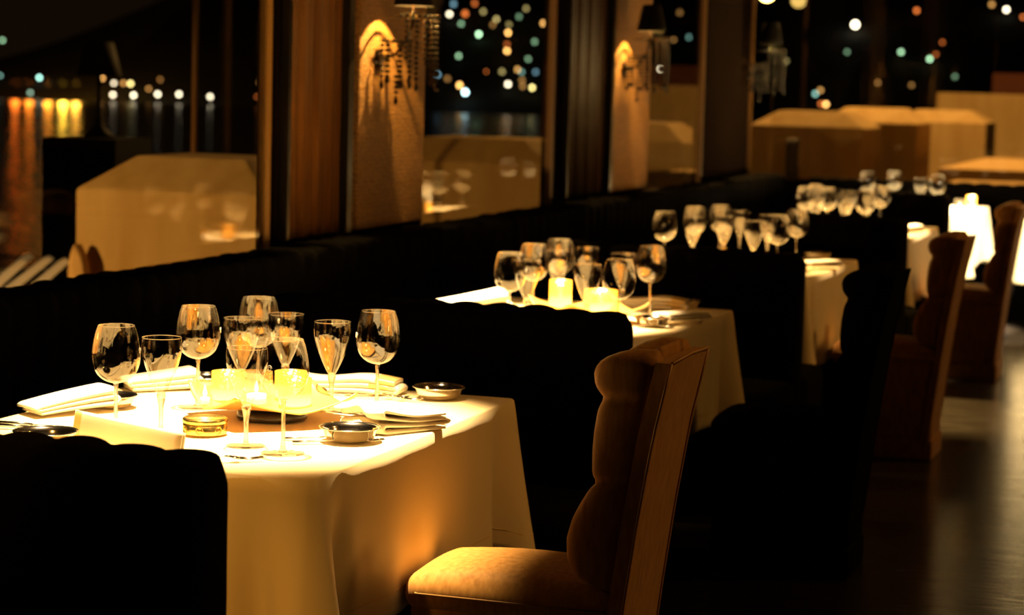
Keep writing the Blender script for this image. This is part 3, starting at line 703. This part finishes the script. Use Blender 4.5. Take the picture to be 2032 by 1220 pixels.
def make_chair(m_main, m_pipe, label, group):
    """origin on the floor under the rear face; the chair faces -X, wide along Y"""
    c = empty('wing_chair', (0, 0, 0), 0, label, 'chair', group)
    H = .138   # half width
    # wings: stacked lobes seen from the side, one lofted mesh each; x relative to the rear face at floor
    front = [(.475, .03), (.49, -.015), (.51, -.045), (.54, -.058), (.58, -.060), (.62, -.050), (.65, -.036), (.675, -.022), (.690, -.012), (.697, -.002), (.703, -.009), (.72, -.013), (.76, -.014), (.80, -.012),
             (.84, -.006), (.858, .001), (.866, .006), (.874, -.001), (.89, -.012), (.915, -.016), (.935, -.008), (.950, .012), (.960, .040), (.964, .066)]
    reary = [(.475, .044), (.60, .060), (.70, .074), (.80, .090), (.90, .106), (.945, .114), (.964, .105)]
    def lerp(tab, z):
        for (za, xa), (zb, xb) in zip(tab, tab[1:]):
            if za <= z <= zb: t_ = (z-za)/(zb-za); return xa+(xb-xa)*t_
        return tab[-1][1]
    for sgn in (-1, 1):
        v = []; f = []; NA = 28; zs = [.475 + (.964-.475)*i/56 for i in range(57)]
        for z in zs:
            fx = sum(lerp(front, min(.964, max(.475, z+q))) for q in (-.004, 0, .004))/3; bx = lerp(reary, z)
            cr = math.exp(-((z-.697)/.010)**2) + math.exp(-((z-.866)/.010)**2)
            e = min(1, (z-.475)/.03 + .35, math.sqrt(max(0, (.9655-z)/.028))+.12 if z > .9375 else 1)
            th = (.036 + .004*math.sin((z-.475)/.49*PI*3)**2 - .010*cr)*min(1, e)
            cx_, rx_ = (fx+bx)/2, (bx-fx)/2
            for k in range(NA):
                a = 2*PI*k/NA; ca, sa = math.cos(a), math.sin(a)
                v.append((cx_+rx_*math.copysign(abs(ca)**.62, ca), sgn*(H-.034)+th*math.copysign(abs(sa)**.62, sa), z))
        for i in range(56):
            for k in range(NA): k2 = (k+1) % NA; f.append((i*NA+k, i*NA+k2, (i+1)*NA+k2, (i+1)*NA+k))
        f.append(tuple(range(NA))); f.append(tuple(56*NA+k for k in range(NA)))
        link('side_wing', v, f, m_main, c)
    # inner cushion between wings
    v, f = pillow_profile([(.105, .945), (.080, .955), (.055, .935), (.045, .86), (.04, .78), (.02, .68), (.0, .58), (.005, .48), (.035, .47), (.07, .7)], -H+.060, H-.060, .012); link('inner_cushion', v, f, m_main, c)
    # rear shell, leaning: rear face runs x .138 (z .94) .. .07 (z .48) .. .02 (z 0)
    rear = [(.140, .945), (.110, .80), (.083, .62), (.062, .45), (.035, .2), (.018, .05)]
    v = []; f = []; n = 24
    def rx(z):
        for (xa, za), (xb, zb) in zip(rear, rear[1:]):
            if zb <= z <= za: t_ = (z-zb)/(za-zb); return xb+(xa-xb)*t_
        return rear[0][0] if z > .9 else rear[-1][0]
    for i in range(n+1):
        z = .05+.895*i/n; x = rx(z)
        for (dx, y) in ((-.030, -H-.005), (0, -H-.006), (.003, -H*.5), (.003, H*.5), (0, H+.008), (-.030, H+.007)): v.append((x+dx, y, z))
    for i in range(n):
        for q in range(6): q2 = (q+1) % 6; f.append((i*6+q, i*6+q2, (i+1)*6+q2, (i+1)*6+q))
    f.append(range(6)); f.append([n*6+q for q in range(6)])
    o = link('back_shell', v, [tuple(x) for x in f], m_main, c, smooth=False)
    pp = MB()
    for sgn in (-1, 1): pp.tube([(rx(.05+.895*i/16)+.001, sgn*(H+.007), .05+.895*i/16) for i in range(17)], .0032, 6)
    pp.tube([(rx(.945)+.001, -H, .945), (rx(.945)+.003, 0, .950), (rx(.945)+.001, H, .945)], .0034, 6)
    pp.build('piping', m_pipe, c, True)
    # seat
    v, f = rbox(-.385, .055, -H-.006, H+.006, .40, .478, .034, 7, crown=.034); link('seat', v, f, m_main, c)
    pp = MB(); hs = H+.004
    cor = [(.03, -hs, .442), (-.355, -hs, .442), (-.377, -hs+.03, .442), (-.384, 0, .442), (-.377, hs-.03, .442), (-.355, hs, .442), (.03, hs, .442)]
    pp.tube(cor, .0032, 6); pp.build('seat_piping', m_pipe, c, True)
    # skirt to the floor and base band
    v, f = rbox(-.37, .035, -H+.002, H-.002, .085, .42, .015, 3); link('skirt', v, f, m_main, c)
    v, f = rbox(-.37, .040, -H-.004, H+.004, .0, .09, .008, 2); link('base_band', v, f, m_main, c)
    return c
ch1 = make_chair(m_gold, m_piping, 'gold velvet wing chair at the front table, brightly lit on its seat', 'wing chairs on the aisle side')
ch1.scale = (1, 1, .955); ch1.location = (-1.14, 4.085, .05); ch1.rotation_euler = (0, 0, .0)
ch2 = make_chair(m_black, m_black, 'black velvet wing chair behind the gold one', 'wing chairs on the aisle side')
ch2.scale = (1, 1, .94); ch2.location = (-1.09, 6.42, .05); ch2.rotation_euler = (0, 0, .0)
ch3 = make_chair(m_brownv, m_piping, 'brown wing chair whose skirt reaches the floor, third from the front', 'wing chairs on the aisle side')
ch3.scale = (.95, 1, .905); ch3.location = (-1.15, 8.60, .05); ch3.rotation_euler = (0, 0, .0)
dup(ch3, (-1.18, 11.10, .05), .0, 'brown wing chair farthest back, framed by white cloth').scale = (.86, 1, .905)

# ------------------------------------------------------------------ beaded wall lamps
def sconce(x, y, label, lit=1.0):
    c = empty('beaded_wall_lamp', (x, y, 0), 0, label, 'wall lamp', 'beaded wall lamps beside the windows')
    dx = XW+.03 - x
    MB().lathe([(.001, 0), (.035, 0), (.04, .006), (.001, .012)], 20).build('wall_plate', m_bead, c, True)
    pl = c.children[-1] if len(c.children) else None
    pl.rotation_euler = (0, PI/2, 0); pl.location = (dx+.002, 0, 1.52)
    MB().tube([(dx+.01, 0, 1.52), (dx*.5, 0, 1.54), (dx*.15, 0, 1.60), (0, 0, 1.66), (0, 0, 1.73)], .006, 8).build('arm', m_bead, c, True)
    MB().lathe([(.072, 1.715), (.072, 1.717), (.046, 1.845), (.045, 1.845), (.071, 1.714)], 28, close=False).build('lamp_shade', m_shade, c, True)
    MB().lathe([(.001, 1.672), (.034, 1.674), (.034, 1.678), (.001, 1.678)], 24, close=False).build('light_baffle', m_brass, c, True)  # disc added under the bulb to shade the wall inside the arch
    r = MB(); R1 = .088
    r.tube([(R1*math.cos(2*PI*i/28), R1*math.sin(2*PI*i/28), 1.672) for i in range(29)], .0035, 6)
    for i in range(26):
        a = 2*PI*i/26
        if math.cos(a) > -.35: r.sphere(((R1+.003)*math.cos(a), (R1+.003)*math.sin(a), 1.678), .0075, 7, 5)
    r.build('upper_ring', m_bead, c, True)
    r2 = MB(); R2 = .052; ox = -.062
    r2.tube([(ox+R2*math.cos(2*PI*i/20), R2*math.sin(2*PI*i/20), 1.585) for i in range(21)], .003, 6)
    r2.tube([(ox*.5, 0, 1.60), (ox, -.052, 1.585)], .003, 5); r2.tube([(ox*.5, 0, 1.60), (ox, .052, 1.585)], .003, 5)
    for i in range(14): a = 2*PI*i/14; r2.sphere((ox+(R2+.002)*math.cos(a), (R2+.002)*math.sin(a), 1.59), .006, 6, 4)
    r2.build('lower_ring', m_bead, c, True)
    def strand(px, py, z0, nb, drop):
        s = MB()
        for k in range(nb): s.sphere((px, py, z0 - .009 - k*.0185), .0086, 8, 6, .85)
        ze = z0 - nb*.0185
        if drop: s.lathe([(.0008, ze), (.004, ze-.006), (.0095, ze-.022), (.008, ze-.031), (.0008, ze-.036)], 8, (px, py, 0), close=False)
        s.build('bead_strand', m_bead, c, True)
    rnd = random.Random(3)
    for i in range(15):
        a = 2*PI*(i+.5)/15
        if math.cos(a) < -.3: continue
        strand(R1*math.cos(a), R1*math.sin(a), 1.668, [12, 9, 11, 8][i % 4] - (2 if math.cos(a) < 0 else 0), i % 2 == 0)
    for i in range(7):
        a = 2*PI*i/7; strand(ox+R2*math.cos(a), R2*math.sin(a), 1.582, [7, 6][i % 2], True)
    strand(ox, 0, 1.47, 4, True)
    MB().sphere((0, 0, 1.80), .014, 10, 8, 1.2).build('bulb', mat('lamp_bulb', (1, .8, .5), .4, emit=(1, .6, .2), estr=12*lit), c, True)
    p = point('lamp_light', (0, 0, 1.775), 42*lit, (1, .56, .14), .004); p.parent = c
    return c
sconce(-2.885, 7.465, 'beaded black wall lamp nearest the camera, right of the lit ribbed panel')
sconce(-2.885, 10.74, 'middle beaded black wall lamp with its whole shade in view', .9)
sconce(-2.885, 13.60, 'farthest beaded wall lamp, faint beside the far window', .12)
pb = empty('hanging_lamp', (-3.05, 14.2, 2.02), 0, 'glowing amber lamp at the very top edge above the farthest wall lamp', 'lamp')
MB().sphere((0, 0, .03), .055, 16, 12).build('bulb', mat('amber_bulb', (1, .8, .4), .4, emit=(1, .62, .16), estr=14), pb, True)
MB().tube([(0, 0, .08), (0, 0, 1.68)], .006, 6).build('cord', m_dark, pb, True)

# ------------------------------------------------------------------ terrace, water, city
structure(MB().box(-9, 6, 3, 30, -.25, -.12).build('terrace_floor', m_terrace))
GP = 'stone parapet piers on the terrace'
def pier(x0, x1, y, zt, dz, label, depth=.84, z0=-.12, m=m_stone):
    cx, cy = (x0+x1)/2, y+depth/2; hx, hy = (x1-x0)/2, depth/2; k = .58
    v = [(-hx, -hy, z0), (hx, -hy, z0), (hx, hy, z0), (-hx, hy, z0), (-hx, -hy, zt), (hx, -hy, zt), (hx, hy, zt), (-hx, hy, zt),
         (-hx*k, -hy*k, zt+dz), (hx*k, -hy*k, zt+dz), (hx*k, hy*k, zt+dz), (-hx*k, hy*k, zt+dz)]
    f = [(0, 3, 2, 1), (0, 1, 5, 4), (1, 2, 6, 5), (2, 3, 7, 6), (3, 0, 4, 7), (4, 5, 9, 8), (5, 6, 10, 9), (6, 7, 11, 10), (7, 4, 8, 11), (8, 9, 10, 11)]
    p = link('stone_pier', v, f, m, None, False, (cx, cy, 0)); bevel(p, .012, 2)
    return tag(p, label, 'stone pier', GP)
pier(-4.55, -3.69, 8.0, .975, .135, 'big pale stone pier with chamfered cap outside the left window')
pier(-4.60, -3.60, 11.4, 1.0, .13, 'stone pier with chamfered cap outside the middle window')
pier(-4.55, -3.72, 14.8, 1.05, .13, 'dim stone pier outside the third, narrow window')
def sc(v, Y): return v*Y/15.5
pier(-3.86, -2.94, 17.5, 1.14, .12, 'shadowed stone pier with lit cap left in the far window')
pier(-3.75, -2.88, 20.0, 1.15, .13, 'stone pier with the brightest cap, middle of the far window')
pier(-3.55, -2.62, 23.0, 1.13, .12, 'orange-lit stone pier right of the bright-capped one')
# scroll at the foot of the first pier
v, f = pillow_profile([(-.035, .36), (-.04, .60), (-.015, .70), (.01, .68), (.035, .60), (.045, .36)], -.03, .03, .012)
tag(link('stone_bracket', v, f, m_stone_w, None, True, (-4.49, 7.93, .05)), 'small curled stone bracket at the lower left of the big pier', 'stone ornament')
ld = MB().box(-.4, .3, -.6, .6, -.12, .40).build('low_ledge', m_stone, None, False, (-4.62, 7.3, 0)); tag(ld, 'low stone ledge at the foot of the big pier beside the slatted bench', 'ledge')
bn = empty('slatted_bench', (-5.35, 8.9, 0), 0, 'pale slatted bench catching light outside the left window', 'bench')
for k, (x0, y0, x1, y1) in enumerate(((-5.10, 8.17, -6.02, 10.10), (-4.92, 7.95, -5.87, 10.05), (-4.70, 7.70, -5.72, 9.95))):
    dx, dy = 5.35, -8.9
    MB().tube([(x0+dx, y0+dy, .48), (x1+dx, y1+dy, .48)], .032, 4, .5).build('slat', m_slat, bn)
MB().box(.05, .55, -.75, -.69, -.12, .45).box(-.62, -.20, .85, .91, -.12, .45).build('leg_frame', m_dark, bn)
spot('terrace_fill', (-5.2, 8.3, 3.0), (-5.5, 9.2, .45), 110, 50, .6, (1, .74, .4), .05)  # unseen light added to brighten the slats
pl = empty('garden_lamp', (-5.91, 10.64, 0), 0, 'unlit black lamp silhouette on a dark plinth outside the left window', 'lamp')
MB().box(-.23, .21, -.2, .2, -.12, 1.09).build('plinth', m_shade, pl)
MB().lathe([(.001, 1.09), (.085, 1.09), (.067, 1.115), (.028, 1.15), (.013, 1.21), (.011, 1.46), (.001, 1.46)], 20, close=False).build('stand', m_shade, pl, True)
MB().lathe([(.12, 1.42), (.12, 1.425), (.075, 1.60), (.07, 1.60)], 24, close=False).build('lamp_shade', m_shade, pl, True)
po = MB().lathe([(.001, -.12), (.014, -.12), (.013, 3.4), (.001, 3.4)], 12, (0, 0, 0), close=False).build('thin_pole', m_frame_d, None, True, (-4.75, 9.46, 0)); tag(po, 'thin upright pole behind the big pier, left window', 'pole')
po = MB().lathe([(.001, -.12), (.014, -.12), (.013, 3.4), (.001, 3.4)], 12, (0, 0, 0), close=False).build('thin_pole', m_frame_d, None, True, (-6.73, 10.88, 0)); tag(po, 'faint upright pole near the left frame edge outside', 'pole')
# far terrace: ledges, long wall, tiled roof, tree
def ledge(name, x0, x1, y0, y1, z0, z1, m, label, cat):
    cx, cy = (x0+x1)/2, (y0+y1)/2
    return tag(bevel(MB().box(x0-cx, x1-cx, y0-cy, y1-cy, z0, z1).build(name, m, None, False, (cx, cy, 0)), .01, 2), label, cat)
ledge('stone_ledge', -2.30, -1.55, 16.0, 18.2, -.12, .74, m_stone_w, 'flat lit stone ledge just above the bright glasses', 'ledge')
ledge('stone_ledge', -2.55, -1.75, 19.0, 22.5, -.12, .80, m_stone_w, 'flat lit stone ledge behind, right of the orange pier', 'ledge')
ledge('stone_ledge', -2.95, -2.35, 16.0, 16.8, -.12, .70, m_stone, 'thin reddish ledge line above the glasses of the fourth table', 'ledge')
ledge('dark_post', -3.32, -3.22, 16.3, 16.4, -.12, 1.07, m_dark, 'dark upright post before the shadowed far pier', 'post')
ledge('garden_wall', -3.75, 2.0, 27.5, 28.0, -.12, 1.42, m_stone, 'long orange-lit wall at the right of the far window', 'wall')
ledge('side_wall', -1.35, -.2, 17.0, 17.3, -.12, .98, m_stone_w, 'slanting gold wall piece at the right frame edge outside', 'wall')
ledge('tiled_roof', -3.2, 3.0, 28.5, 31.0, -.12, 1.68, m_redtile, 'dark red tiled roof edge above the long orange wall', 'roof')
tr = empty('small_tree', (-2.6, 32.5, 0), 0, 'orange-lit foliage at the right frame edge beyond the red roof', 'tree')
MB().tube([(0, 0, -.1), (.05, 0, 1.0), (0, 0, 1.9)], [.08, .06, .03], 8).build('trunk', m_leaf, tr, True)
lf = MB(); rnd = random.Random(11)
for i in range(700):
    a = rnd.uniform(0, 2*PI); q = rnd.random()**.5*.55; zz = rnd.gauss(0, .22); c0 = Vector((q*math.cos(a), q*math.sin(a), 2.0+zz))
    d1 = Vector((rnd.uniform(-1, 1), rnd.uniform(-1, 1), rnd.uniform(-1, 1))).normalized()*.05; d2 = d1.orthogonal().normalized()*.02
    lf.add([c0-d1, c0+d2, c0+d1, c0-d2], [(0, 1, 2, 3)])
lf.build('foliage', m_leaf, tr)
point('terrace_fill', (-2.8, 30.8, 2.4), 25, (1, .4, .06), .1)  # unseen light added to brighten the foliage

wt = link('harbour_water', [(-900, -100, -6), (-9.2, -100, -6), (-9.2, 30.5, -6), (200, 30.5, -6), (200, 900, -6), (-900, 900, -6)], [(0, 1, 2, 3, 4, 5)], m_water, None, False)
tag(wt, 'dark night water of the harbour beyond the terrace', 'water', kind='stuff')
m_hill = noise_bump(mat('dark_hillside', (.004, .005, .0035), 1), .02, .3, 5)
def hill(x, y):
    k = .02 + .40*max(0, min(1, (x+330)/90))
    return -6 + max(0, y-430)*k
hv = []; hf = []; nh = 60; nk = 16
for i in range(nh+1):
    for j in range(nk+1):
        x = -620 + 860*i/nh; y = 430 + 260*j/nk; hv.append((x, y, hill(x, y)-.5))
for i in range(nh):
    for j in range(nk): a = i*(nk+1)+j; hf.append((a, a+1, a+nk+2, a+nk+1))
structure(link('hillside', hv, hf, m_hill))

DOTS = [  # image column, row at the far shore, colour, brightness, size
 (78,154,'t',9,.9),(203,155,'o',5,.9),(226,165,'w',6,.9),(245,165,'o',3,.9),(259,166,'y',8,1),(224,188,'w',8,1),(265,189,'w',10,1),(313,187,'w',9,1),(355,187,'w',9,1),(417,192,'w',8,1),
 (295,176,'o',2,.9),(5,80,'g',3,.9),(0,150,'t',2,.8),(60,184,'t',2,.9),(515,163,'o',1.0,.8),(510,192,'r',1.2,.8),(318,158,'o',1,.9),
 (892,28,'w',10,1),(923,27,'r',3,1.3),(942,7,'r',2.2,1.1),(915,47,'g',2,1),(950,68,'g',9,1.05),(959,23,'y',1.8,1),(985,38,'y',3,.95),(1008,65,'o',11,1),(1006,101,'o',11,1),(1006,88,'r',1.8,1),
 (978,49,'o',1.2,1),(1010,49,'y',1.2,1),(910,111,'g',3,1),(1044,17,'y',1.6,1),(1078,46,'o',6,1),(1061,83,'g',1.7,1),(1048,117,'g',1.7,1),(1027,138,'o',4,1),(1035,143,'t',1.4,1),(1063,143,'b',1.7,1),
 (996,142,'y',1.5,1.1),(965,142,'r',6,.4),(869,148,'b',2.4,1),(888,156,'o',1.1,1.1),(912,169,'o',11,1.1),(923,183,'c',16,1.25),(1008,167,'w',12,1),(1036,159,'o',1.5,1),(1037,171,'o',1.7,1),(1056,174,'y',9,1),
 (900,8,'b',2,1.1),(1030,33,'g',1.2,1),(1349,25,'o',.9,1.1),(1310,137,'w',9,.8),(1367,74,'t',1.4,.9),(1337,79,'o',1.6,.8),  # the bright warm white dot here stands for a glint on a lamp bead
 (1697,49,'w',14,1.5),(1819,21,'r',3,1),(1997,19,'w',10,1),(1968,9,'o',2,1),(1788,103,'g',3.5,.95),(1845,117,'g',4.5,.95),(1870,84,'r',1.6,.8),(1857,108,'r',1.5,.8),(1681,103,'g',.9,.9),
 (1618,186,'t',2.2,1),(1628,179,'o',2,1),(1639,207,'o',8,1),(1629,206,'r',2.5,.9),(1742,164,'o',1,.9),(1809,169,'o',.9,.9),(1895,152,'g',.8,.9),(1560,121,'y',.8,.9),(2030,34,'r',3,.8)]
CC = {'w': (1, .86, .62), 'o': (1, .50, .14), 'y': (1, .80, .30), 'g': (.55, 1, .60), 't': (.45, .95, .85), 'r': (1, .24, .05), 'b': (.3, .6, .8), 'c': (.55, .92, 1.0)}
NM = {'w': 'warm white', 'o': 'orange', 'y': 'yellow', 'g': 'greenish', 't': 'teal', 'r': 'red', 'b': 'blue', 'c': 'icy white'}
lmat = {}; lmesh = None
for px, py, c, e, sz in DOTS:
    key = (c, e)
    if key not in lmat: lmat[key] = mat('city_lamp_%s' % NM[c].replace(' ', '_'), CC[c], .5, emit=CC[c], estr=e*1.0)
    d = R_ @ np.array([px-CX, py-CY, F]); d = d/d[1]; yy = 432
    while yy < 690 and HC+d[2]*yy > hill(d[0]*yy, yy): yy += 2
    d = d*(yy-5); sz = sz*yy/520
    s = MB().sphere((0, 0, 0), .45*sz, 10, 8); o = s.build('city_light', lmat[key], None, True, (float(d[0]), float(d[1]), HC+float(d[2])))
    where = 'left' if px < 540 else 'middle' if px < 1100 else 'narrow third' if px < 1400 else 'far'
    hl = 'bright' if e > 5 else 'faint'
    tag(o, '%s %s city light far beyond the %s window' % (hl, NM[c], where), 'city light', '%s %s city lights beyond the %s window' % (hl, NM[c], where))
# strong orange lamps on the quay, mirrored in the water
for i, (px, pw, col) in enumerate(((30, 4, (1, .2, .02)), (58, 4, (1, .25, .02)), (95, 5, (1, .32, .03)), (125, 10, (1, .55, .05)), (150, 7, (1, .45, .05)))):
    d = R_ @ np.array([px-CX, 160-CY, F]); d = d/d[1]*420
    point('quay_lamp', (float(d[0]), float(d[1]), -2.2), pw*450, col, .8)
